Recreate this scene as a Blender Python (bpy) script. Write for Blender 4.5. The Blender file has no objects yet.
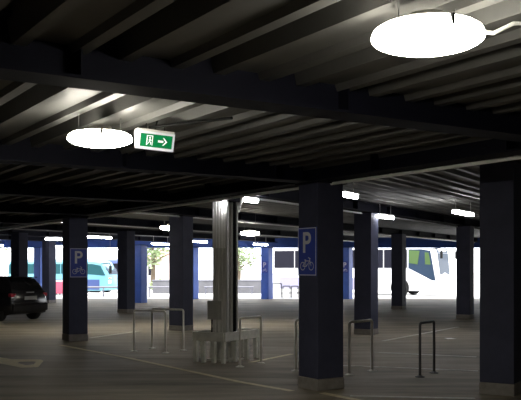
import bpy, bmesh, math, random
from mathutils import Vector, Matrix
random.seed(7)
S = bpy.context.scene
COL = S.collection
EYE, F, CX, HZ = 1.70, 830.0, 260.5, 268.0      # eye height; lens and horizon in picture units
A1 = math.atan2(.538, .843)                     # direction of the near bays
A2 = math.atan2(.857, .514)                     # direction of the far bays
rad = math.radians

def fl(px, py, z=0.0):
    """point at height z seen at picture position px,py -> (x, y)"""
    d = F * (EYE - z) / (py - HZ)
    return Vector(((px - CX) / F * d, d))
def at_depth(px, py, d):
    return Vector(((px - CX) / F * d, d, EYE - (py - HZ) / F * d))
def loc2w(a, p):
    c, s = math.cos(a), math.sin(a)
    return Vector((c * p[0] - s * p[1], s * p[0] + c * p[1]))
def w2loc(a, p): return loc2w(-a, p)

# ---------------------------------------------------------------- materials
def mat(name, col, rough=.6, metal=0, bump=0, bscale=40, var=0, vscale=3, emit=None, spec=.5, trans=0, stretch=None):
    m = bpy.data.materials.new(name); m.use_nodes = True
    nt = m.node_tree; b = nt.nodes['Principled BSDF']
    b.inputs['Base Color'].default_value = (*col, 1)
    b.inputs['Roughness'].default_value = rough
    b.inputs['Metallic'].default_value = metal
    b.inputs['Specular IOR Level'].default_value = spec
    if trans: b.inputs['Transmission Weight'].default_value = trans
    if emit:
        b.inputs['Emission Color'].default_value = (*emit[0], 1)
        b.inputs['Emission Strength'].default_value = emit[1]
    if var or bump:
        tc = nt.nodes.new('ShaderNodeTexCoord'); src = tc.outputs['Object']
        if stretch:
            mp = nt.nodes.new('ShaderNodeMapping'); mp.inputs['Scale'].default_value = stretch
            nt.links.new(src, mp.inputs[0]); src = mp.outputs[0]
    if var:
        n = nt.nodes.new('ShaderNodeTexNoise'); n.inputs['Scale'].default_value = vscale
        n.inputs['Detail'].default_value = 6; n.inputs['Roughness'].default_value = .65
        nt.links.new(src, n.inputs['Vector'])
        r = nt.nodes.new('ShaderNodeValToRGB')
        r.color_ramp.elements[0].position = .3; r.color_ramp.elements[1].position = .72
        r.color_ramp.elements[0].color = (*[max(0, c * (1 - var)) for c in col], 1)
        r.color_ramp.elements[1].color = (*[min(1, c * (1 + var)) for c in col], 1)
        nt.links.new(n.outputs['Fac'], r.inputs[0]); nt.links.new(r.outputs[0], b.inputs['Base Color'])
    if bump:
        n2 = nt.nodes.new('ShaderNodeTexNoise'); n2.inputs['Scale'].default_value = bscale
        nt.links.new(src, n2.inputs['Vector'])
        bp = nt.nodes.new('ShaderNodeBump'); bp.inputs['Strength'].default_value = bump; bp.inputs['Distance'].default_value = .02
        nt.links.new(n2.outputs['Fac'], bp.inputs['Height']); nt.links.new(bp.outputs[0], b.inputs['Normal'])
    return m
M = {}
M['floor'] = mat('garage floor', (.235, .203, .155), .65, bump=.12, bscale=60, var=.55, vscale=1.3, spec=.18, stretch=(.28, 1.5, 1))
M['pave'] = mat('pavement', (.55, .54, .52), .9, var=.1, vscale=1)
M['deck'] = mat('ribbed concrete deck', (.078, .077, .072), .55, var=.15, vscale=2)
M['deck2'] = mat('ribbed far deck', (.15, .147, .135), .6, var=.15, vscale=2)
M['rod'] = mat('thin grey rod', (.2, .2, .19), .5)
M['clad'] = mat('bright ribbed steel', (.90, .89, .84), .4, metal=.05, var=.06, vscale=3, stretch=(8, 8, .4))
M['wall'] = mat('dark concrete wall', (.10, .10, .10), .8, var=.2, vscale=1.5, bump=.2)
M['navy'] = mat('navy steel paint', (.008, .0085, .016), .7, var=.12, vscale=4, spec=.12)
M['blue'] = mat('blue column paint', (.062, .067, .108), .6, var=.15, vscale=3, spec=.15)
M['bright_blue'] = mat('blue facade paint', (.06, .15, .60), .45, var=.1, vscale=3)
M['plinth'] = mat('plinth concrete', (.27, .25, .23), .85, bump=.3, var=.2, vscale=8)
M['galv'] = mat('galvanised steel', (.72, .71, .66), .45, metal=.1, var=.18, vscale=2, stretch=(6, 6, .5))
M['rack'] = mat('bare steel tube', (.80, .77, .70), .45, metal=.1, var=.1, vscale=6)
M['dark_rack'] = mat('dark steel tube', (.10, .10, .10), .5, metal=.3, var=.1, vscale=6)
M['guard'] = mat('grey barrier paint', (.72, .71, .64), .6, var=.18, vscale=7)
M['box'] = mat('grey plastic box', (.45, .45, .42), .55)
M['conduit'] = mat('white conduit', (.6, .6, .58), .5)
M['pipe'] = mat('painted lit edge', (.85, .85, .85), .35)  # pale colour standing in for light along the lower beam edges
M['black'] = mat('black metal', (.012, .012, .012), .8, spec=.1)
M['line'] = mat('worn yellow paint', (.62, .54, .34), .7, var=.25, vscale=9)
M['wline'] = mat('worn white paint', (.58, .55, .48), .7, var=.25, vscale=9)
M['patch'] = mat('white paper', (.85, .85, .82), .8)
M['sign_blue'] = mat('blue sign film', (.05, .09, .50), .5)
M['sign_white'] = mat('white sign film', (.85, .85, .88), .5)
M['white'] = mat('white enamel', (.75, .74, .70), .5)
M['lamp'] = mat('round lamp diffuser', (.9, .9, .85), .4, emit=((1, .95, .82), 48))
M['tube'] = mat('tube lamp diffuser', (.9, .9, .9), .4, emit=((.97, .97, 1), 40))
M['exit_body'] = mat('lit white sign case', (.5, .5, .5), .5, emit=((.95, .95, 1), .38))
M['exit_green'] = mat('lit green sign film', (.0, .07, .025), .6, emit=((.0, .30, .07), .42), spec=.2)
M['exit_white'] = mat('lit white sign film', (.5, .5, .5), .5, emit=((.95, 1, .95), .6))
M['car'] = mat('black car paint', (.008, .008, .010), .2, spec=.6)
M['glass_dark'] = mat('dark car glass', (.006, .007, .009), .08, spec=.6)
M['tyre'] = mat('tyre rubber', (.012, .012, .012), .8)
M['rim'] = mat('alloy', (.5, .5, .52), .35, metal=.8)
M['red'] = mat('red lamp lens', (.28, .010, .025), .3)
M['clear'] = mat('clear lamp lens', (.75, .75, .78), .15)
M['plate'] = mat('plate', (.20, .20, .20), .5)
M['coach'] = mat('white coach paint', (.78, .79, .82), .3)
M['skirt'] = mat('lilac coach skirt', (.21, .20, .29), .35)
M['cglass'] = mat('tinted coach glass', (.008, .008, .014), .4, spec=.15)
M['screen'] = mat('windscreen glass', (.02, .035, .06), .4, spec=.2)
M['green_view'] = mat('painted green view', (.06, .10, .035), .3, spec=.2)  # reflected and seen-through green in the coach window, put into the colour
M['orange'] = mat('orange lens', (.8, .22, .02), .3)
M['cyan'] = mat('pale cyan paint', (.13, .33, .41), .3)
M['teal'] = mat('teal glass', (.02, .07, .08), .15)
M['vanblue'] = mat('blue van paint', (.045, .07, .18), .3)
M['grey_wall'] = mat('grey outdoor wall', (.09, .09, .10), .85, var=.15, vscale=2)
M['rail'] = mat('pale rail', (.14, .14, .17), .5)
M['leaf'] = mat('leaves', (.24, .31, .16), .6, var=.3, vscale=1.2)
M['bark'] = mat('bark', (.10, .075, .05), .9)
M['house'] = mat('pale pink render', (.55, .46, .43), .9, var=.08, vscale=1)
M['roof'] = mat('roof tiles', (.42, .27, .22), .8)
M['rose'] = mat('pink panel', (.55, .10, .16), .5)

# ---------------------------------------------------------------- mesh helpers
def bx(bm, c, s, rz=0, bev=0):
    t = bmesh.new(); bmesh.ops.create_cube(t, size=1)
    bmesh.ops.scale(t, vec=s, verts=t.verts)
    if bev: bmesh.ops.bevel(t, geom=t.edges[:], offset=bev, segments=2, affect='EDGES', profile=.6)
    if rz: bmesh.ops.rotate(t, cent=(0, 0, 0), matrix=Matrix.Rotation(rz, 3, 'Z'), verts=t.verts)
    bmesh.ops.translate(t, vec=c, verts=t.verts)
    me = bpy.data.meshes.new('tmp'); t.to_mesh(me); t.free(); bm.from_mesh(me); bpy.data.meshes.remove(me)
def tube(bm, pts, r, n=10, closed=False, caps=True):
    pts = [Vector(p) for p in pts]; rings = []
    N = len(pts); up = None
    for i, p in enumerate(pts):
        if closed: t = (pts[(i + 1) % N] - pts[i - 1]).normalized()
        else: t = (pts[min(i + 1, N - 1)] - pts[max(i - 1, 0)]).normalized()
        if up is None:
            up = Vector((0, 0, 1)) if abs(t.z) < .9 else Vector((1, 0, 0))
        a = t.cross(up)
        if a.length < 1e-4: a = t.cross(Vector((1, .3, 0)))
        a.normalize(); b = a.cross(t).normalized(); up = b
        ri = r[i] if isinstance(r, (list, tuple)) else r
        rings.append([bm.verts.new(p + ri * (math.cos(k * 2 * math.pi / n) * a + math.sin(k * 2 * math.pi / n) * b)) for k in range(n)])
    for i in range(N if closed else N - 1):
        A, B = rings[i], rings[(i + 1) % N]
        for k in range(n): bm.faces.new((A[k], A[(k + 1) % n], B[(k + 1) % n], B[k]))
    if caps and not closed:
        bm.faces.new(rings[0][::-1]); bm.faces.new(rings[-1])
    for R in rings:
        for v in R: v.tag = True
def lathe(bm, prof, n=40, axis='Z', c=(0, 0, 0)):
    rings = []
    for r, z in prof:
        ring = []
        for k in range(n):
            a = 2 * math.pi * k / n
            p = (r * math.cos(a), r * math.sin(a), z)
            if axis == 'Y': p = (p[0], p[2], p[1])
            if axis == 'X': p = (p[2], p[0], p[1])
            ring.append(bm.verts.new(Vector(p) + Vector(c)))
        rings.append(ring)
    for A, B in zip(rings, rings[1:]):
        for k in range(n): bm.faces.new((A[k], A[(k + 1) % n], B[(k + 1) % n], B[k]))
    if prof[0][0] > 1e-5: bm.faces.new(rings[0][::-1])
    if prof[-1][0] > 1e-5: bm.faces.new(rings[-1])
    for R in rings:
        for v in R: v.tag = True
def prism(bm, poly, h, M4=None):
    """poly in xy, thickness h upward in z, then matrix"""
    a = [bm.verts.new((p[0], p[1], 0)) for p in poly]; b = [bm.verts.new((p[0], p[1], h)) for p in poly]
    n = len(poly)
    bm.faces.new(a[::-1]); bm.faces.new(b)
    for i in range(n): bm.faces.new((a[i], a[(i + 1) % n], b[(i + 1) % n], b[i]))
    if M4 is not None: bmesh.ops.transform(bm, matrix=M4, verts=a + b)
    for v in a + b: v.tag = True
def obj(name, bm, m, parent=None, smooth=False, loc=None, rz=0):
    bmesh.ops.recalc_face_normals(bm, faces=bm.faces)
    me = bpy.data.meshes.new(name); bm.to_mesh(me); bm.free()
    me.materials.append(M[m] if isinstance(m, str) else m)
    if smooth:
        for p in me.polygons: p.use_smooth = True
        me.set_sharp_from_angle(angle=rad(40))
    o = bpy.data.objects.new(name, me); COL.objects.link(o)
    if parent: o.parent = parent
    if loc is not None: o.location = loc
    o.rotation_euler.z = rz
    return o
def NB(): return bmesh.new()
def tag(o, label=None, cat=None, group=None, kind=None):
    if label: o['label'] = label
    if cat: o['category'] = cat
    if group: o['group'] = group
    if kind: o['kind'] = kind
    return o
def thing(name, label, cat, loc=(0, 0, 0), rz=0, group=None):
    o = bpy.data.objects.new(name, None); o.empty_display_size = .1; COL.objects.link(o)
    o.location = loc; o.rotation_euler.z = rz
    return tag(o, label, cat, group)
def text_bm(s, size, depth=.002):
    cu = bpy.data.curves.new('txt', 'FONT'); cu.body = s; cu.size = size; cu.extrude = depth
    cu.align_x = 'CENTER'; cu.align_y = 'CENTER'; cu.offset = size * .016
    t = bpy.data.objects.new('txt', cu); COL.objects.link(t)
    bpy.context.view_layer.update()
    me = bpy.data.meshes.new_from_object(t.evaluated_get(bpy.context.evaluated_depsgraph_get()))
    bpy.data.objects.remove(t); bpy.data.curves.remove(cu)
    bm = NB(); bm.from_mesh(me); bpy.data.meshes.remove(me)
    return bm
def clip(bm, planes):
    for co, no in planes:      # keep the side no points away from
        g = bm.verts[:] + bm.edges[:] + bm.faces[:]
        bmesh.ops.bisect_plane(bm, geom=g, plane_co=co, plane_no=no, clear_outer=True)

# ---------------------------------------------------------------- the setting
D0 = 46.0                                          # depth of the open front
L0, L1, R0, R1 = Vector((-7, -5)), Vector((-24, D0)), Vector((10, -5)), Vector((24, D0))
def wall_plane(p, q, inside=Vector((0, 10))):
    d = (q - p).normalized(); n = Vector((d.y, -d.x))
    if (inside - p).dot(n) > 0: n = -n
    return (Vector((*p, 0)), Vector((*n, 0)))
BOUND = [wall_plane(L0, L1), wall_plane(R0, R1), (Vector((0, D0 + .3, 0)), Vector((0, 1, 0))), (Vector((0, -5, 0)), Vector((0, -1, 0)))]

bm = NB(); prism(bm, [L0, R0, R1, L1], .3, Matrix.Translation((0, 0, -.3)))
tag(obj('floor', bm, 'floor'), kind='structure')
bm = NB(); prism(bm, [(-150, D0), (150, D0), (150, 260), (-150, 260)], .3, Matrix.Translation((0, 0, -.3)))
tag(obj('ground', bm, 'pave'), kind='structure')
def wall(name, p, q, h=3.9):
    d = (q - p); n = Vector((d.y, -d.x)).normalized()
    if (Vector((0, 10)) - p).dot(n) > 0: n = -n
    bm = NB(); prism(bm, [p, q, q + n * .25, p + n * .25], h)
    tag(obj(name, bm, 'wall'), kind='structure')
wall('wall_left', L0, L1); wall('wall_right', R0, R1); wall('wall_back', L0, R0)

def deck(name, ang, u0, u1, v0, v1, phase, zr, zg, planes, m):
    """ribs run along local y; pitch .72, flat soffits .46, grooves .2 between"""
    bm = NB(); prof = []
    k0 = int((u0 - phase) / .72) - 1; k1 = int((u1 - phase) / .72) + 1
    for k in range(k0, k1 + 1):
        c = phase + .72 * k
        prof += [(c - .24, zr), (c - .15, zr), (c - .13, zr + .05), (c + .13, zr + .05), (c + .15, zr), (c + .24, zr), (c + .28, zg), (c + .44, zg)]
    rows = []
    for yy in (v0, v1):
        rows.append([bm.verts.new((x, yy, z)) for x, z in prof])
    for i in range(len(prof) - 1):
        bm.faces.new((rows[0][i], rows[0][i + 1], rows[1][i + 1], rows[1][i]))
    t = [bm.verts.new(p) for p in ((prof[0][0], v0, zg + .2), (prof[-1][0], v0, zg + .2), (prof[-1][0], v1, zg + .2), (prof[0][0], v1, zg + .2))]
    bm.faces.new(t)
    bmesh.ops.rotate(bm, cent=(0, 0, 0), matrix=Matrix.Rotation(ang, 3, 'Z'), verts=bm.verts)
    clip(bm, planes)
    o = obj(name, bm, m); tag(o, kind='structure'); return o
n1 = Vector((*loc2w(A1, (1, 0)), 0)); g0 = Vector((*loc2w(A1, (6.95, 0)), 0))
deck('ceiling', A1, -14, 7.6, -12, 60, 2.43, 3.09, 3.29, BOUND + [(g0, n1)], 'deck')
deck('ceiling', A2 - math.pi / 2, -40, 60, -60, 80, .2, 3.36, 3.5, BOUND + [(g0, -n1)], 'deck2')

NT = [0]
def beam(ang, length_dir, a, b, cross, w, z0, z1, planes=BOUND, m='navy', tf=.022, tw=.014):
    """I-section beam; runs along local x or y from a to b, centred on cross"""
    bm = NB(); L = b - a
    for cz, hz, ww in ((z0 + tf / 2, tf, w), (z1 - tf / 2, tf, w), ((z0 + z1) / 2, z1 - z0 - tf * 2 + .002, tw)):
        if length_dir == 'x': bx(bm, ((a + b) / 2, cross, cz), (L, ww, hz))
        else: bx(bm, (cross, (a + b) / 2, cz), (ww, L, hz))
    k = a + .6
    while k < b:                                    # web stiffeners
        if length_dir == 'x': bx(bm, (k, cross, (z0 + z1) / 2), (.012, w * .9, z1 - z0 - tf))
        else: bx(bm, (cross, k, (z0 + z1) / 2), (w * .9, .012, z1 - z0 - tf))
        k += 2.16
    bmesh.ops.rotate(bm, cent=(0, 0, 0), matrix=Matrix.Rotation(ang, 3, 'Z'), verts=bm.verts)
    clip(bm, planes)
    if len(bm.verts) == 0: bm.free(); return
    NT[0] += 1
    tag(obj('trim_%d' % NT[0], bm, m), kind='structure')
for k in range(-1, 6):
    beam(A1, 'x', -16, 6.74, 5.19 + 4.27 * k, .30, 2.9, 3.26)
beam(A1, 'y', -12, 60, 6.92, .34, 2.9, 3.7)          # girder over the first row of columns
zone2 = BOUND + [(Vector((*loc2w(A1, (7.12, 0)), 0)), -n1)]
r2 = A2 - math.pi / 2
# far bays: local x' = along n (0.857,-0.514), local y' = along (0.514,0.857)
for c in (-3.2, -8.55, -13.3, -18.1, -22.9, -27.7, -32.5, 2.2):
    beam(r2, 'y', -10, 80, c, .30, 3.12, 3.36, planes=zone2)
for a, k, c0 in ((0, 0, 7.075), (1, 0, -8.68), (1, 0, -13.43), (1, 0, -18.2)):  # added tubes that draw the bright lit lines under girder and far beams
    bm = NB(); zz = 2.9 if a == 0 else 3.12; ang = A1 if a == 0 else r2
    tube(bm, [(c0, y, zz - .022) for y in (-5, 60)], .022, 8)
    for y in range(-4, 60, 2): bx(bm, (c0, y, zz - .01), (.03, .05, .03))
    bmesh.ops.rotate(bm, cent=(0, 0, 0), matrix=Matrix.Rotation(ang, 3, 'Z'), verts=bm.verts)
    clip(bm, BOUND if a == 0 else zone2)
    NT[0] += 1; tag(obj('trim_%d' % NT[0], bm, 'pipe'), kind='structure')  # lit edge line built as a pale tube, no real service run
# facade beam over the open front
bm = NB(); bx(bm, (0, D0, 3.22), (48, .35, .80)); bx(bm, (0, D0 - .2, 2.84), (48, .12, .05)); bx(bm, (0, D0 - .2, 3.05), (48, .06, .03))
NT[0] += 1; tag(obj('trim_%d' % NT[0], bm, 'bright_blue'), kind='structure')

# ---------------------------------------------------------------- columns
def column(corner, ang, w, label, top, plinth=.16, m='blue', group='square blue columns'):
    """corner = nearest corner on the floor; faces run along local +x and +y"""
    c = Vector(corner) + loc2w(ang, (w / 2, w / 2))
    t = thing('column', label, 'column', (c.x, c.y, 0), ang, group)
    bm = NB(); bx(bm, (0, 0, (top + plinth) / 2), (w, w, top - plinth), bev=.012); obj('shaft', bm, m, t)
    if plinth:
        bm = NB(); bx(bm, (0, 0, plinth / 2), (w + .016, w + .016, plinth), bev=.012); obj('plinth', bm, 'plinth', t)
    bm = NB(); bx(bm, (0, 0, top - .01), (w + .08, w + .08, .02)); obj('cap_plate', bm, 'navy', t)
    return t
cA = fl(317.5, 391); cC = fl(69, 341.5); cB = fl(514, 396.5)
column(cA, A1, .455, 'square navy column carrying the large parking sign on its left face', 2.90)
column(cC, A1, .455, 'square navy column beside the black car with parking sign', 2.90)
column(cB, A2 - math.pi / 2 + 0 if False else A2, .46, 'large navy column cut by the right picture edge', 3.12)
for px, py, lab in ((183, 331, 'dark navy column just left of the grey steel column'),
                    (371, 335, 'dark navy column behind the single pale bike hoop'),
                    (127, 313, 'distant dark column right of the pale cyan minibus'),
                    (402, 309.5, 'slim distant column in front of the white coach side'),
                    (470, 319, 'distant column with tube lamp at its top, just left of right edge column'),
                    (49, 303, 'distant dark column rising behind the tail of the black car'),
                    (19, 311, 'distant dark column rising above the roof of the black car')):
    column(fl(px, py), A2, .47, lab, 3.12, plinth=.14)

# ---------------------------------------------------------------- parking signs
def bicycle_bm(s):
    bm = NB(); R = .27 * s; t = .028 * s
    for cx in (-.5 * s, .5 * s):
        tube(bm, [(cx + R * math.cos(a), R * math.sin(a), 0) for a in [2 * math.pi * k / 28 for k in range(28)]], t, 6, closed=True)
    w1, w2, bb, st, hd = (-.5 * s, 0), (.5 * s, 0), (-.08 * s, -.02 * s), (-.2 * s, .42 * s), (.33 * s, .42 * s)
    for p, q in ((w1, bb), (w1, (-.17 * s, .36 * s)), (bb, st), (bb, (.34 * s, .36 * s)), ((-.17 * s, .36 * s), (.34 * s, .36 * s)), (w2, (.3 * s, .55 * s)),
                 ((-.3 * s, .43 * s), (-.1 * s, .43 * s)), ((.3 * s, .55 * s), (.16 * s, .6 * s)), ((.3 * s, .55 * s), (.42 * s, .5 * s))):
        tube(bm, [(p[0], p[1], 0), (q[0], q[1], 0)], t, 6)
    return bm
def parking_sign(loc, rot, w, h, label, frame=True):
    """sign plane local xy, facing +z before rot"""
    t = thing('parking_sign', label, 'sign', loc, 0, 'blue parking signs with a bicycle')
    t.rotation_euler = rot
    bm = NB(); bx(bm, (0, 0, .006), (w, h, .012)); obj('panel', bm, 'sign_blue', t)
    e = .012; bm = NB()
    for sx in (-1, 1):
        bx(bm, (sx * (w / 2 - e), 0, .0125), (e, h - e, .003)); bx(bm, (0, sx * (h / 2 - e), .0125), (w - e, e, .003))
    obj('border', bm, 'sign_white' if frame else 'sign_blue', t)
    bm = text_bm('P', h * .60, .002); bmesh.ops.translate(bm, vec=(-.01, h * .165, .014), verts=bm.verts); obj('letter', bm, 'sign_white', t)
    bm = bicycle_bm(w * .46); bmesh.ops.scale(bm, vec=(1, 1, .3), verts=bm.verts)
    bmesh.ops.translate(bm, vec=(0, -h * .30, .014), verts=bm.verts); obj('bicycle_symbol', bm, 'sign_white', t)
    return t
# on column A: left face (local -x), spans local y
pA = cA + loc2w(A1, (-.003, .2275))
parking_sign((pA.x, pA.y, 1.93), (rad(90), 0, A1 - math.pi / 2), .44, .68, 'blue parking sign with bicycle on the nearest middle column')
pC = cC + loc2w(A1, (.2275, -.003))
parking_sign((pC.x, pC.y, 1.82), (rad(90), 0, A1), .42, .68, 'blue parking sign with bicycle on the column by the black car')

# ---------------------------------------------------------------- perimeter columns at the open front
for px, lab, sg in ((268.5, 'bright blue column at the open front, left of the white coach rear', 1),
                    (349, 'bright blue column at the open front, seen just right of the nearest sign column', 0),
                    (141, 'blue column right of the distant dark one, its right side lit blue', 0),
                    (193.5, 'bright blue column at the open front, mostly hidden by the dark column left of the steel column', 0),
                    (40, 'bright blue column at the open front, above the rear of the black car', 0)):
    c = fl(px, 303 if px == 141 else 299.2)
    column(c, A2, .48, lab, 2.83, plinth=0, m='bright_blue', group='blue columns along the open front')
    if sg:
        p = c + loc2w(A2, (-.003, .24))
        parking_sign((p.x, p.y, 1.75), (rad(90), 0, A2 - math.pi / 2), .42, .64, 'tiny distant parking sign on the blue column at the open front', frame=False)
    if px == 349:
        p = c + loc2w(A2, (-.003, .24))
        parking_sign((p.x, p.y, 1.75), (rad(90), 0, A2 - math.pi / 2), .42, .64, 'far parking sign half hidden behind the nearest sign column', frame=False)

# ---------------------------------------------------------------- galvanised column, its boxes and barrier
gc = fl(224, 364); pc = gc + loc2w(A2, (.55, .33))
t = thing('steel_column', 'bare grey steel column standing inside the low barrier', 'column', (pc.x, pc.y, 0), A2)
w = .335
bm = NB()
bx(bm, (-w / 2 + .012, 0, 1.6), (.024, w, 3.2)); bx(bm, (w / 2 - .012, 0, 1.6), (.024, w, 3.2)); bx(bm, (0, 0, 1.6), (w, .018, 3.2))
for yy in (-.12, -.04, .04, .12): bx(bm, (-w / 2 - .008, yy, 1.5), (.018, .022, 2.85), bev=.004)
obj('shaft', bm, 'galv', t)
bm = NB(); bx(bm, (-w / 2 - .010, .02, 2.49), (.02, w - .05, .86), bev=.004)
for yy in (-.11, -.05, .01, .07, .13): bx(bm, (-w / 2 - .026, yy + .01, 2.49), (.016, .024, .86), bev=.004)
obj('upper_cladding', bm, 'clad', t)
bm = NB(); bx(bm, (0, 0, .015), (w + .16, w + .16, .03)); obj('base_plate', bm, 'guard', t)
bm = NB(); bx(bm, (0, 0, 3.05), (w + .06, w + .06, .26), bev=.01); obj('top_sleeve', bm, 'navy', t)
bm = NB(); tube(bm, [(-w / 2 - .03, -.165, .1), (-w / 2 - .03, -.165, 2.95)], .016); obj('conduit', bm, 'conduit', t)
bm = NB(); tube(bm, [(.05, -.165, .1), (.05, -.165, 3.0)], .03); obj('downpipe', bm, 'black', t)
bm = NB(); bx(bm, (-w / 2 - .07, .09, .93), (.11, .24, .34), bev=.012); jb = obj('junction_box', bm, 'box', t)
bm = NB(); bx(bm, (-w / 2 - .13, .09, .93), (.012, .2, .30), bev=.004); obj('lid', bm, 'box', jb)
bm = NB(); tube(bm, [(-w / 2 - .06, .15, .78), (-w / 2 - .06, .15, .3)], .014); obj('cable', bm, 'black', t)

lp = pc + loc2w(A2, (-w / 2 - .07, -.12))
t = thing('bulkhead_lamp', 'tiny glowing lamp at the top corner of the steel column', 'lamp', (lp.x, lp.y, 2.86), A2)
bm = NB(); bx(bm, (0, 0, 0), (.07, .07, .10), bev=.02); obj('diffuser', bm, 'tube', t)
bm = NB(); bx(bm, (.04, 0, .03), (.05, .08, .15), bev=.01); obj('housing', bm, 'white', t)

t = thing('column_barrier', 'low grey rectangular barrier on posts around the steel column', 'barrier', (gc.x, gc.y, 0), A2)
W, D = 1.16, .66
for sx, sy, c in ((W, .06, (W / 2, 0)), (W, .06, (W / 2, D)), (.06, D, (0, D / 2)), (.06, D, (W, D / 2))):
    bm = NB(); bx(bm, (c[0], c[1], .47), (sx + .0, sy, .16), bev=.008); obj('rail', bm, 'guard', t)
for c in [(0, 0), (W, 0), (0, D), (W, D), (0, D * .36), (0, D * .7), (W * .36, 0), (W * .7, 0), (W * .5, D), (W, D * .5)]:
    bm = NB(); bx(bm, (c[0] + (.03 if c[0] < .1 else -.03 if c[0] > W - .1 else 0), c[1] + (.03 if c[1] < .1 else -.03 if c[1] > D - .1 else 0), .225), (.07, .07, .45), bev=.006); obj('post', bm, 'guard', t)
    bm = None

# ---------------------------------------------------------------- bicycle hoops
def hoop(p, q, label, h=.84, m='rack', tr=.021):
    p = Vector(p); q = Vector(q); d = q - p; L = d.length; ang = math.atan2(d.y, d.x); c = (p + q) / 2
    t = thing('bike_hoop', label, 'bicycle stand', (c.x, c.y, 0), ang, 'steel bicycle hoops')
    r = .045; pts = [(-L / 2, 0, .005)]
    for k in range(7): a = math.pi - k * math.pi / 12; pts.append((-L / 2 + r + r * math.cos(a), 0, h - r + r * math.sin(a)))
    for k in range(7): a = math.pi / 2 - k * math.pi / 12; pts.append((L / 2 - r + r * math.cos(a), 0, h - r + r * math.sin(a)))
    pts.append((L / 2, 0, .005))
    r = tr
    bm = NB(); tube(bm, pts, r, 12); obj('tube', bm, m, t, smooth=True)
    for s in (-1, 1):
        bm = NB(); lathe(bm, [(.075, 0), (.075, .008), (.045, .02), (.026, .03)], 20, c=(s * L / 2, 0, 0)); obj('base_flange', bm, m, t)
hoop(fl(134, 351.5), fl(165.6, 353), 'leftmost pale bike hoop, nearer of the two overlapping hoops')
hoop(fl(152, 348.5), fl(183.4, 350.5), 'pale bike hoop in front of the dark column left of the steel column')
hoop(fl(240, 367), fl(261, 363.5), 'pale bike hoop standing right beside the low column barrier')
hoop(fl(296, 371), fl(318, 367), 'bike hoop mostly hidden behind the nearest sign column')
hoop(fl(349.5, 375), fl(372, 371), 'pale bike hoop right of the nearest sign column')
hoop(fl(420, 377), fl(434, 373), 'dark bike hoop seen nearly edge on, left of the right edge column', m='dark_rack')

# ---------------------------------------------------------------- floor markings
def strip(pts, wd, m, label, name='floor_line', cat='floor marking'):
    p = [Vector(a) for a in pts]; c = sum(p, Vector((0, 0))) / len(p); bm = NB()
    for a, b in zip(p, p[1:]):
        d = (b - a).normalized(); n = Vector((-d.y, d.x)) * wd / 2
        prism(bm, [a - n - c, b - n - c, b + n - c, a + n - c], .003)
    o = obj(name, bm, m, loc=(c.x, c.y, .0005)); tag(o, label, cat); return o
strip([fl(60, 345), fl(130, 358.4), fl(240, 382), fl(292, 391)], .11, 'line', 'long worn yellow line running from the left column to the barrier front')
strip([fl(322, 393), fl(372, 403)], .11, 'line', 'short yellow line at the foot of the nearest sign column')
strip([fl(250, 362.5), fl(292, 354)], .10, 'line', 'faded yellow line beside the hoop by the barrier')
strip([fl(383, 341), fl(458, 327)], .10, 'wline', 'slanting white bay line farthest right, near the white patch')
strip([fl(378, 352.5), fl(476, 357)], .12, 'wline', 'white bay line crossing behind the dark hoop')
strip([fl(340, 365.5), fl(478, 371)], .10, 'wline', 'white bay line passing just behind the feet of the dark hoop')
strip([fl(350, 396), fl(475, 398.5)], .10, 'wline', 'white bay line along the bottom edge, between two near columns')
strip([fl(90, 338), fl(140, 331)], .12, 'wline', 'pale bay line between the two left dark columns')
def poly_mark(pts, m, label, name, cat):
    p = [fl(*a) for a in pts]; c = sum(p, Vector((0, 0))) / len(p); bm = NB(); prism(bm, [a - c for a in p], .003)
    return tag(obj(name, bm, m, loc=(c.x, c.y, .0005)), label, cat)
# arrow painted on the floor: hollow head and shaft, joined as one ring of quads
o_ = [(-40, 352.5), (0, 357.5), (20, 360), (41, 359.6), (43.5, 361), (38, 367.2), (22, 367.8), (0, 363.5), (-40, 356.5)]
bm = NB()
outer = [fl(*p) for p in [(12, 359.4), (41, 359.6), (43.5, 361), (38, 367.2), (22, 367.8), (2, 363.8)]]
inner = [fl(*p) for p in [(20, 361.9), (34, 361.6), (36, 362.2), (33.5, 364.6), (26, 365.3), (17, 363)]]
c = sum(outer, Vector((0, 0))) / 6
for i in range(6):
    j = (i + 1) % 6
    prism(bm, [outer[i] - c, outer[j] - c, inner[j] - c, inner[i] - c], .003)
prism(bm, [fl(*p) - c for p in [(-60, 350.5), (0, 357.4), (12, 359.4), (2, 363.8), (-60, 355.5)]], .003)
tag(obj('floor_arrow', bm, 'line', loc=(c.x, c.y, .0005)), 'pale yellow painted arrow on the floor at the left edge', 'floor marking')
p = fl(449.5, 338.6); bm = NB(); prism(bm, [(-.11, -.10), (.10, -.14), (.12, .10), (-.06, .13)], .006)
tag(obj('floor_patch', bm, 'patch', loc=(p.x, p.y, .0), rz=.3), 'small white patch lying on the floor left of the right edge column', 'patch')  # flat white patch on the floor

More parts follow.
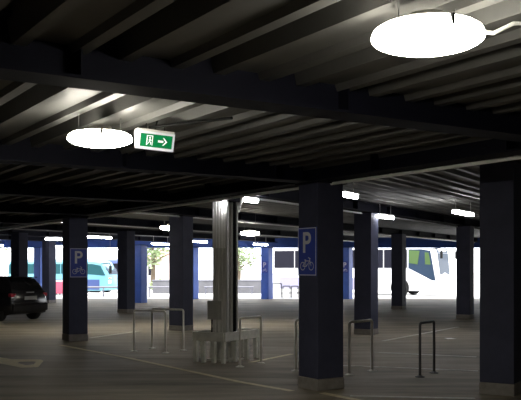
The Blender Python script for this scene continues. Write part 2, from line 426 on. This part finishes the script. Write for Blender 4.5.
# ---------------------------------------------------------------- lamps
def round_lamp(px, py, d, label, z_top=3.085, dia=.585, rods=True):
    p = at_depth(px, py, d)
    t = thing('round_lamp', label, 'ceiling lamp', p, A1, 'round ceiling lamps')
    R = dia / 2; H = .068
    prof = [(1e-6, -H)] + [(R * math.sin(a), -H * math.cos(a)) for a in [k * (math.pi / 2) / 12 for k in range(1, 13)]] + [(R * .985, .018), (R * .96, .034), (R * .86, .052)]
    bm = NB(); lathe(bm, prof, 48); obj('diffuser', bm, 'lamp', t, smooth=True)
    bm = NB(); lathe(bm, [(R * .86, .053), (R * .83, .062), (R * .5, .078), (.11, .09), (.10, .12), (1e-6, .12)], 48); obj('housing', bm, 'white', t, smooth=True)
    if rods:
        up = z_top - p.z
        for sx in (-.2, .2):
            bm = NB(); tube(bm, [(sx, 0, .05), (sx, 0, up)], .0035, 8); obj('rod', bm, 'rod', t)
        for k in range(3):
            a = 2 * math.pi * k / 3 - 1.9
            bm = NB(); bx(bm, (R * .97 * math.cos(a), R * .97 * math.sin(a), .02), (.02, .02, .055), bev=.003); obj('clip', bm, 'black', t)
    return t
round_lamp(427.5, 38, 4.33, 'largest round glowing ceiling lamp, upper right')
round_lamp(100, 139.5, 7.55, 'round glowing ceiling lamp left of the green exit sign')
round_lamp(250, 233.5, 25.2, 'small far round lamp right of the grey steel column', 3.355)
round_lamp(170.5, 228, 23.7, 'far round lamp half hidden by the dark column left of the steel column', 3.355)
round_lamp(61.5, 220, 22.7, 'far round lamp half hidden by the column with the left parking sign', 3.355)

def tube_lamp(x0, y0, x1, label, z=3.05, hang=.1, L=None, shift=0):
    """runs along the far bays' beams; x0,y0 = left end in the picture"""
    p = Vector((*fl(x0, y0, z), z)); dirv = loc2w(A2, (1, 0))
    if L is None:
        t = (x1 - CX) / F; L = (t * p.y - p.x) / (dirv.x - t * dirv.y); L = max(.3, min(L * .9, 1.6))
    t = thing('tube_lamp', label, 'strip lamp', (p.x, p.y, z), A2, 'strip lamps on the far ceiling')
    bm = NB(); bx(bm, (L / 2, 0, -.015), (L, .10, .08), bev=.02); obj('diffuser', bm, 'tube', t)
    bm = NB(); bx(bm, (L / 2, 0, .045), (L + .04, .12, .035), bev=.005); obj('housing', bm, 'white', t)
    for s in (.12, L - .12):
        bm = NB(); tube(bm, [(s, 0, .06), (s, 0, 3.352 - z)], .008, 8); obj('rod', bm, 'white', t)
    return t
tl = tube_lamp(243.5, 198.5, 258, 'strip lamp on a slanted arm beside the top of the steel column')
bm = NB(); tube(bm, [(.02, .02, .03), (-.05, .02, -.02), (-.13, .02, -.18), (-.16, .02, -.27)], .032, 10); obj('arm', bm, 'white', tl)
tube_lamp(340, 193, 358, 'strip lamp emerging from behind the nearest sign column')
tube_lamp(378, 215.5, 394, 'strip lamp right of the column behind the pale hoop')
tube_lamp(454, 211, 474, 'strip lamp at the top of the far right column')
tube_lamp(254, 244, 268.5, 'strip lamp above the bright blue column with the tiny sign', 2.93)
tube_lamp(46, 238.5, 63, 'strip lamp left of the column with the left parking sign')
tube_lamp(88, 236.5, 113.5, 'longest strip lamp right of the left parking sign')
tube_lamp(53, 246, 64, 'lower strip lamp left of the left parking sign, above the car', 2.8)
tube_lamp(108.5, 248.5, 121, 'lower strip lamp half hidden by the distant column over the minibus', 2.65)
tube_lamp(152, 243.5, 171, 'strip lamp left of the dark column beside the steel column', 2.93)
tube_lamp(190, 241, 208.5, 'strip lamp between the dark column and the steel column')
tube_lamp(-8, 245, 4, 'strip lamp at the left picture edge above the car', 2.88)

# ---------------------------------------------------------------- exit sign and its conduit
p = at_depth(154.5, 141.5, 8.0)
t = thing('exit_sign', 'lit green exit sign with running figure and arrow', 'sign', p, rad(10))
t.rotation_euler = (0, rad(2), rad(30))
w, h = .385, .165
bm = NB()
prof = [(-.05, h / 2), (.05, h / 2), (.015, -h / 2), (-.015, -h / 2)]
a = [bm.verts.new((-w / 2, y, z)) for y, z in prof]; b = [bm.verts.new((w / 2, y, z)) for y, z in prof]
bm.faces.new(a); bm.faces.new(b[::-1])
for i in range(4): bm.faces.new((a[i], a[(i + 1) % 4], b[(i + 1) % 4], b[i]))
obj('case', bm, 'exit_body', t)
tilt = math.atan2(.035, h)
FM = Matrix.Translation((0, -.0335, 0)) @ Matrix.Rotation(rad(90) + tilt, 4, 'X')
def sgn(poly, z, hh, m, name):
    bm = NB(); prism(bm, poly, hh, FM @ Matrix.Translation((0, 0, z))); obj(name, bm, m, t)
def rect(x0, y0, x1, y1): return [(x0, y0), (x1, y0), (x1, y1), (x0, y1)]
sgn(rect(-.160, -.062, .168, .062), .001, .003, 'exit_green', 'green_panel')
bm = NB()
Z = FM @ Matrix.Translation((0, 0, .0042))
prism(bm, rect(-.098, -.046, -.088, .048), .002, Z); prism(bm, rect(-.098, .040, -.034, .048), .002, Z); prism(bm, rect(-.042, -.046, -.034, .048), .002, Z)
obj('doorway_symbol', bm, 'exit_white', t)
bm = NB()
prism(bm, [(-.064 + .009 * math.cos(k * math.pi / 6), .026 + .009 * math.sin(k * math.pi / 6)) for k in range(12)], .002, Z)
for pl in ([(-.076, .010), (-.064, .016), (-.054, .012), (-.060, -.012), (-.072, -.010)], [(-.060, -.010), (-.048, -.020), (-.052, -.042), (-.057, -.041), (-.056, -.024), (-.068, -.012)],
           [(-.072, -.012), (-.084, -.030), (-.094, -.030), (-.094, -.035), (-.081, -.036), (-.066, -.014)], [(-.056, .012), (-.044, .000), (-.047, -.004), (-.060, .006)]):
    prism(bm, pl, .002, Z)
obj('figure_symbol', bm, 'exit_white', t)
bm = NB()
prism(bm, [(.020, -.010), (.075, -.010), (.075, .010), (.020, .010)], .002, Z)
prism(bm, [(.066, -.036), (.082, -.036), (.116, 0), (.082, .036), (.066, .036), (.098, 0)], .002, Z)
obj('arrow_symbol', bm, 'exit_white', t)
bm = NB(); bx(bm, (0, 0, h / 2 + .012), (w * .98, .09, .024), bev=.004); obj('hanger_box', bm, 'white', t)
for s in (-.09, .10):
    bm = NB(); tube(bm, [(s, 0, h / 2 + .02), (s, 0, .17)], .004, 6); obj('wire', bm, 'black', t)
bm = NB(); tube(bm, [(.0, 0, h / 2 + .02), (.02, .0, .2), (.06, .0, .26)], .008, 8); obj('cable', bm, 'black', t)
bm = NB()
q0 = Vector((p.x - .05, p.y, 3.055)); 
q1 = at_depth(232, 118, 1); s_ = (3.055 - EYE) / (q1.z - EYE); q1 = Vector((q1.x * s_, q1.y * s_, 3.055))
tube(bm, [Vector((0, 0, 0)), q1 - q0], .014, 8)
tag(obj('cable_conduit', bm, 'black', loc=q0), 'thin black conduit running under the ceiling right of the exit sign', 'conduit')
bm = NB(); q0 = at_depth(478, 31, 4.45); tube(bm, [(0, 0, 0), (.09, .02, -.005), (.2, .03, .05), (.4, .09, .07)], .012, 8)
tag(obj('lamp_cable', bm, 'white', loc=q0), 'pale cable pipe leading right from the largest round lamp', 'conduit')

# ---------------------------------------------------------------- vehicles
def quad_panel(bm, pts, nrm, th=.012):
    pts = [Vector(p) for p in pts]; nrm = Vector(nrm).normalized() * th
    a = [bm.verts.new(p - nrm * .6) for p in pts]; b = [bm.verts.new(p + nrm * .4) for p in pts]; n = len(pts)
    bm.faces.new(a[::-1]); bm.faces.new(b)
    for i in range(n): bm.faces.new((a[i], a[(i + 1) % n], b[(i + 1) % n], b[i]))
def wheel(parent, x, y, r, w, side):
    bm = NB(); c = (x, y, r)
    lathe(bm, [(r * .62, -w / 2), (r * .92, -w / 2), (r, -w * .33), (r, w * .33), (r * .92, w / 2), (r * .62, w / 2)], 28, 'Y', c)
    o = obj('wheel', bm, 'tyre', parent, smooth=True)
    bm = NB(); yo = y + side * w * .42
    lathe(bm, [(r * .56, -.01), (r * .64, -.01), (r * .64, .012), (r * .56, .012), (r * .56, -.01)], 28, 'Y', (x, yo, r))
    lathe(bm, [(1e-6, -.014), (r * .14, -.014), (r * .14, .014), (1e-6, .014)], 16, 'Y', (x, yo, r))
    for k in range(5):
        a = k * 2 * math.pi / 5
        tube(bm, [(x + r * .1 * math.cos(a), yo, r + r * .1 * math.sin(a)), (x + r * .58 * math.cos(a), yo, r + r * .58 * math.sin(a))], .022 * r / .3, 6)
    obj('rim', bm, 'rim', o)
    return o
def loft(bm, secs):
    """secs: (x, [(y,z) half ring from bottom centre to top centre]) mirrored"""
    rings = []
    for x, half in secs:
        ring = [(y, z) for y, z in half] + [(-y, z) for y, z in half[::-1] if abs(y) > 1e-6]
        rings.append([bm.verts.new((x, y, z)) for y, z in ring])
    n = len(rings[0])
    for A, B in zip(rings, rings[1:]):
        for k in range(n): bm.faces.new((A[k], A[(k + 1) % n], B[(k + 1) % n], B[k]))
    bm.faces.new(rings[0][::-1]); bm.faces.new(rings[-1])

# small black hatchback: local +x is forward, origin on the floor under the rear axle
def hatchback():
    rr, rl = fl(41, 319.5), fl(6, 321)
    p = (rr + rl) / 2; head = math.pi / 2 + rad(60)
    t = thing('car', 'black hatchback parked at the left edge, seen from behind', 'car', (p.x - .24, p.y + .0, 0), head)
    bm = NB()
    def half(zb, zm, zt, wb, wm, wt): return [(0, zb), (wb, zb), (wm, zb + .14), (wm + .01, zm), (wt * 1.0, zt - .03), (wt * .8, zt), (0, zt + .015)]
    secs = [(-.62, half(.36, .62, .86, .66, .72, .62)), (-.55, half(.24, .60, .98, .74, .80, .70)), (-.35, half(.20, .60, .98, .78, .84, .74)), (.3, half(.19, .62, .98, .80, .85, .76)),
            (1.4, half(.19, .62, .96, .80, .85, .76)), (2.3, half(.19, .62, .94, .80, .85, .75)), (2.9, half(.20, .58, .86, .78, .84, .70)), (3.2, half(.24, .52, .76, .70, .76, .60)), (3.3, half(.32, .5, .68, .56, .62, .5))]
    loft(bm, secs)
    bmesh.ops.bevel(bm, geom=[e for e in bm.edges if e.calc_face_angle(0) > .5], offset=.03, segments=2, affect='EDGES')
    obj('body', bm, 'car', t, smooth=True)
    bm = NB()
    def cab(zb, zt, wb, wt): return [(0, zb), (wb, zb), (wb * .99, zb + (zt - zb) * .3), (wt + .03, zt - .06), (wt - .04, zt), (0, zt + .02)]
    loft(bm, [(-.52, cab(.92, 1.0, .70, .66)), (-.42, cab(.93, 1.20, .73, .62)), (-.22, cab(.93, 1.37, .75, .58)), (.15, cab(.94, 1.41, .76, .585)), (.9, cab(.94, 1.42, .76, .59)), (1.35, cab(.93, 1.37, .75, .57)), (1.9, cab(.92, 1.08, .73, .64)), (2.15, cab(.90, .95, .72, .68))])
    obj('cabin', bm, 'car', t, smooth=True)
    bm = NB(); quad_panel(bm, [(-.535, -.60, 1.0), (-.535, .60, 1.0), (-.30, .52, 1.33), (-.30, -.52, 1.33)], (-.8, 0, .55), .03); obj('rear_window', bm, 'glass_dark', t)
    for s in (-1, 1):
        bm = NB(); quad_panel(bm, [(-.1, s * .765, 1.0), (.85, s * .775, 1.0), (.85, s * .66, 1.32), (.1, s * .655, 1.32)], (0, s, .25), .03); quad_panel(bm, [(.92, s * .775, 1.0), (1.8, s * .75, 1.0), (1.4, s * .655, 1.3), (.92, s * .66, 1.32)], (0, s, .25), .03)
        obj('side_window', bm, 'glass_dark', t)
        bm = NB(); bx(bm, (-.53, s * .68, .84), (.16, .20, .11), bev=.03); tl_ = obj('tail_light', bm, 'red', t)
        bm = NB(); bx(bm, (-.612, s * .61, .81), (.014, .07, .05), bev=.004); obj('reversing_lens', bm, 'clear', tl_)
        bm = NB(); bx(bm, (1.75, s * .88, 1.0), (.1, .16, .13), bev=.03); obj('mirror', bm, 'car', t)
        for x in (0, 2.42): wheel(t, x, s * .74, .30, .2, s)
    bm = NB(); bx(bm, (-.575, 0, .44), (.2, 1.5, .26), bev=.05); obj('bumper', bm, 'car', t)
    bm = NB(); bx(bm, (-.64, 0, .74), (.02, .52, .115), bev=.004); obj('number_plate', bm, 'plate', t)
    bm = NB(); bx(bm, (-.62, 0, .92), (.05, .3, .03), bev=.005); obj('tailgate_handle', bm, 'rim', t)
    bm = NB(); tube(bm, [(-.36, .1, 1.36), (-.50, -.12, 1.10)], .008, 6); obj('rear_wiper', bm, 'black', t)
    bm = NB(); bx(bm, (-.28, 0, 1.40), (.26, 1.06, .03), bev=.01); obj('roof_spoiler', bm, 'car', t)
hatchback()

def bus(name, label, cat, front, head, L, Wd, H, body, skirt, glass, nwin, sill, z_win, sweep=True):
    """origin under the front corner nearest the camera (the right side of the bus); +x forward"""
    t = thing(name, label, cat, (front[0], front[1], 0), head)
    r = .18; bm = NB()
    def half(zb, zt, w): return [(0, zb), (w - .05, zb), (w, zb + .08), (w, zt - .45), (w - .06, zt - .12), (w - .25, zt), (0, zt + .03)]
    secs = [(-L, half(.35, H - .25, Wd / 2 - .10)), (-L + .15, half(.3, H, Wd / 2)), (-.9, half(.3, H, Wd / 2)), (-.45, half(.3, H - .12, Wd / 2 - .02)), (-.12, half(.32, H - .75 if H > 2.6 else H - .6, Wd / 2 - .06)), (.06, half(.36, 1.25, Wd / 2 - .18))]
    loft(bm, secs); bmesh.ops.translate(bm, vec=(0, Wd / 2, 0), verts=bm.verts)
    obj('body', bm, body, t, smooth=True)
    for s, y in ((-1, -.004), (1, Wd + .004)):
        bm = NB(); bx(bm, (-L * .70, y, .70), (L * .5, .03, .75), bev=.008) if sweep else bx(bm, (-L * .5 - .1, y, .68), (L - .8, .03, .62), bev=.008); obj('skirt', bm, skirt, t)
    x = -L + .12; wl = (L - 2.02) / nwin
    for k in range(nwin):
        bm = NB(); quad_panel(bm, [(x + .03, 0, sill), (x + wl - .03, 0, sill), (x + wl - .03, 0, z_win), (x + .03, 0, z_win)], (0, -1, 0), .05); obj('side_window', bm, glass, t); x += wl
    bm = NB()
    lo = sill - (.75 if sweep else .1)
    quad_panel(bm, [(-1.85, -.0, sill), (-.35, .03, lo), (-.14, .05, lo), (-.45, .03, z_win - .1), (-1.0, 0, z_win), (-1.85, 0, z_win)], (0, -1, 0), .06); obj('front_side_window', bm, 'screen' if sweep else glass, t)
    bm = NB()
    quad_panel(bm, [(.035, .32, 1.30), (.035, Wd - .32, 1.30), (-.10, Wd - .28, H - .85 if H > 2.6 else H - .65), (-.43, Wd - .32, H - .2), (-.43, .32, H - .2), (-.10, .28, H - .85 if H > 2.6 else H - .65)][:3] + [(-.10, .28, H - .85 if H > 2.6 else H - .65)], (1, 0, .1), .05)
    quad_panel(bm, [(-.10, .24, H - .82 if H > 2.6 else H - .64), (-.10, Wd - .24, H - .82 if H > 2.6 else H - .64), (-.43, Wd - .3, H - .2), (-.43, .3, H - .2)], (1, 0, .4), .05)
    obj('windscreen', bm, 'screen', t)
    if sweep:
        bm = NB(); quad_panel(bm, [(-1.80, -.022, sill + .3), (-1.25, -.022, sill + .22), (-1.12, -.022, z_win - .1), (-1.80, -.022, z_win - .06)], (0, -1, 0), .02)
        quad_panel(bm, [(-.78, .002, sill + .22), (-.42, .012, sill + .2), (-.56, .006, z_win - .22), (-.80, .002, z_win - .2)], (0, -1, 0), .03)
        obj('green_pane', bm, 'green_view', t)  # added panels that paint on the green showing in the window
    for x in (-2.4, -L + 2.6):
        wheel(t, x, .16, .48 if H > 2.6 else .34, .3, -1); wheel(t, x, Wd - .16, .48 if H > 2.6 else .34, .3, 1)
        rw = .6 if H > 2.6 else .42
        bm = NB(); lathe(bm, [(1e-6, -.012), (rw, -.012), (rw, .012), (1e-6, .012)], 28, 'Y', (x, -.006, .5 if H > 2.6 else .36)); obj('wheel_arch', bm, 'black', t)
    for y in (.32, Wd - .32):
        bm = NB(); bx(bm, (.03, y, .85), (.1, .34, .2), bev=.03); obj('headlight', bm, 'clear', t)
        bm = NB(); bx(bm, (.02, y - .0, 1.08), (.12, .26, .07), bev=.01); obj('indicator', bm, 'orange', t)
    for y, s in ((.02, -1), (Wd - .02, 1)):
        bm = NB(); tube(bm, [(-.4, y, z_win), (.2, y + s * .12, z_win + .05), (.3, y + s * .16, z_win - .1)], .03, 8); m_ = obj('mirror_arm', bm, 'black', t)
        bm = NB(); bx(bm, (.3, y + s * .18, z_win - .35), (.12, .2, .46), bev=.03); obj('mirror', bm, 'black', m_)
    return t
fr = at_depth(437.5, 296, 50.0)
b_ = rad(-31)
bus('coach', 'large white coach facing right outside the open front', 'coach', (fr.x, fr.y), b_, 11.5, 2.5, 3.45, 'coach', 'skirt', 'cglass', 6, 1.70, 2.85)
fr = at_depth(107, 296, 50.6)
bus('minibus', 'pale cyan minibus outside, beyond the black car', 'bus', (fr.x, fr.y), rad(-14), 6.8, 1.9, 2.2, 'cyan', 'vanblue', 'teal', 4, 1.35, 1.95, sweep=False)
fr = at_depth(128, 292, 56.5)
bus('van', 'dark blue van standing behind the pale cyan minibus', 'van', (fr.x, fr.y), rad(-16), 5.2, 1.9, 2.3, 'vanblue', 'vanblue', 'cglass', 3, 1.2, 2.0, sweep=False)

# ---------------------------------------------------------------- outside
def wpart(x0, x1, d, h, label):
    bm = NB(); bx(bm, (0, 0, h / 2), ((x1 - x0), .25, h)); c = (x0 + x1) / 2
    t = thing('low_wall', label, 'wall', (c, d, 0)); obj('wall_body', bm, 'grey_wall', t)
    bm = NB(); bx(bm, (0, 0, h + .03), ((x1 - x0) + .06, .33, .06)); obj('coping', bm, 'rail', t)
wpart(-7.2, .1, 55.5, .85, 'low grey wall outside behind the steel column')
def guard_rail(x0, x1, d, label, n):
    t = thing('guard_rail', label, 'railing', ((x0 + x1) / 2, d, 0), 0, 'low railings outside'); L = x1 - x0
    bm = NB(); tube(bm, [(-L / 2, 0, .58), (L / 2, 0, .58)], .05, 8); obj('rail', bm, 'rail', t)
    for k in range(n):
        bm = NB(); tube(bm, [(-L / 2 + .1 + (L - .2) * k / (n - 1), 0, 0), (-L / 2 + .1 + (L - .2) * k / (n - 1), 0, .56)], .04, 8); obj('post', bm, 'rail', t)
guard_rail(-10.4, -6.9, 48.6, 'low pale railing in front of the cyan minibus', 4)
guard_rail(-6.6, -3.6, 48.6, 'low pale railing left of the steel column', 3)
guard_rail(-3.3, -.4, 48.6, 'low pale railing right of the steel column', 4)
for i, (x0, x1, lab) in enumerate(((272.5, 281.5, 'outdoor bike hoop nearest the bright blue column'), (283, 290, 'outdoor bike hoop middle of three by the coach rear'), (291.5, 298, 'outdoor bike hoop half hidden by the nearest sign column'))):
    a = at_depth(x0, 0, 47.6); b = at_depth(x1, 0, 47.6 + .2)
    hoop((a.x, a.y), (b.x, b.y), lab, h=.66 if i else .8, m='dark_rack', tr=.035)
# signboard of pink beside the minibus
p = at_depth(58, 290, 48.5); t = thing('info_panel', 'pink and white panel outside, left of the left sign column', 'sign', (p.x, p.y, 0))
bm = NB(); bx(bm, (0, 0, .55), (.6, .06, .7), bev=.01); obj('panel', bm, 'rose', t)
bm = NB(); bx(bm, (0, 0, .1), (.08, .05, .2)); bx(bm, (0, 0, .95), (.6, .05, .1)); obj('frame', bm, 'white', t)

def tree(x, y, h, r, label, n=900, leaf=.35, trunk=True):
    t = thing('tree' if trunk else 'bush', label, 'tree' if trunk else 'bush', (x, y, 0), 0, 'trees and bushes outside')
    if trunk:
        bm = NB(); tube(bm, [(0, 0, 0), (.1, 0, h * .3), (0, .1, h * .6), (.1, 0, h * .85)], [.22, .17, .12, .05], 8)
        for k in range(6):
            a = k * 1.05; z = h * (.35 + .07 * k); tube(bm, [(0, 0, z), (math.cos(a) * r * .35, math.sin(a) * r * .35, z + h * .1), (math.cos(a) * r * .7, math.sin(a) * r * .7, z + h * .16)], [.08, .06, .03], 6)
        obj('trunk', bm, 'bark', t)
    bm = NB(); zc = h * .64 if trunk else h * .4; rz_ = h * .38 if trunk else h * .5
    lumps = [(random.uniform(-.55, .55) * r, random.uniform(-.55, .55) * r, zc + random.uniform(-.6, .6) * rz_, random.uniform(.35, .55)) for _ in range(14)]
    for _ in range(n):
        lx, ly, lz, lr = random.choice(lumps); v = Vector((random.gauss(0, 1), random.gauss(0, 1), random.gauss(0, 1))).normalized() * random.uniform(.6, 1)
        p = Vector((lx + v.x * lr * r, ly + v.y * lr * r, max(.05, lz + v.z * lr * rz_)))
        R = Matrix.Rotation(random.uniform(0, 6.3), 3, 'Z') @ Matrix.Rotation(random.uniform(-1.2, 1.2), 3, 'X'); s = leaf * random.uniform(.6, 1.2)
        q = [p + R @ Vector(c) * s for c in ((-.5, 0, 0), (0, -.3, .05), (.5, 0, 0), (0, .3, .05))]
        bm.faces.new([bm.verts.new(a) for a in q])
    obj('crown', bm, 'leaf', t)
tree(-8.6, 66, 5.6, 2.0, 'broad green tree outside in front of the pale house')
tree(-2.0, 74, 4.6, 2.2, 'loose tree outside between steel column and blue column')
tree(-10.2, 62, 1.6, 1.5, 'round green bush under the outside tree', 500, .25, False)
tree(-7.2, 61.5, 1.3, 1.4, 'green bush outside just left of the steel column', 500, .25, False)
tree(-26, 78, 4.0, 3.0, 'green tree far left beyond the minibus')
t = thing('house', 'pale pink house with tiled roof far outside', 'house', (-9.8, 86, 0))
bm = NB(); bx(bm, (0, 0, 1.25), (4.5, 4, 2.5)); obj('wall', bm, 'house', t)
bm = NB()
prism(bm, [(-2.5, 0), (2.5, 0), (0, 1.2)], 4.4, Matrix.Translation((0, 2.2, 2.5)) @ Matrix.Rotation(rad(90), 4, 'X')); obj('roof', bm, 'roof', t)
for x in (-1.2, 1.2):
    bm = NB(); bx(bm, (x, -2.01, 1.4), (.9, .06, 1.1)); wn = obj('window', bm, 'white', t)
    bm = NB(); bx(bm, (x, -2.045, 1.4), (.74, .03, .94)); obj('pane', bm, 'cglass', wn)

# ---------------------------------------------------------------- sky, camera, colour
w = bpy.data.worlds.new('sky'); S.world = w; w.use_nodes = True
bg = w.node_tree.nodes['Background']; bg.inputs[0].default_value = (.93, .96, 1, 1); bg.inputs[1].default_value = 3.4
sl = bpy.data.lights.new('sun', 'SUN'); sl.energy = 7.5; sl.angle = rad(8); sl.color = (1, .97, .92)
so = bpy.data.objects.new('sun', sl); COL.objects.link(so); so.location = (0, 30, 30); so.rotation_euler = (rad(32), 0, rad(-12))
cam = bpy.data.cameras.new('camera'); co = bpy.data.objects.new('camera', cam); COL.objects.link(co)
co.location = (0, 0, EYE); co.rotation_euler = (rad(90), 0, 0)
cam.sensor_width = 36; cam.lens = 36 * F / 521; cam.shift_y = (HZ - 200) / 521; cam.clip_end = 600
S.camera = co
S.view_settings.view_transform = 'Standard'; S.view_settings.look = 'None'
S.view_settings.exposure = .35; S.view_settings.gamma = 1; S.view_settings.use_curve_mapping = False
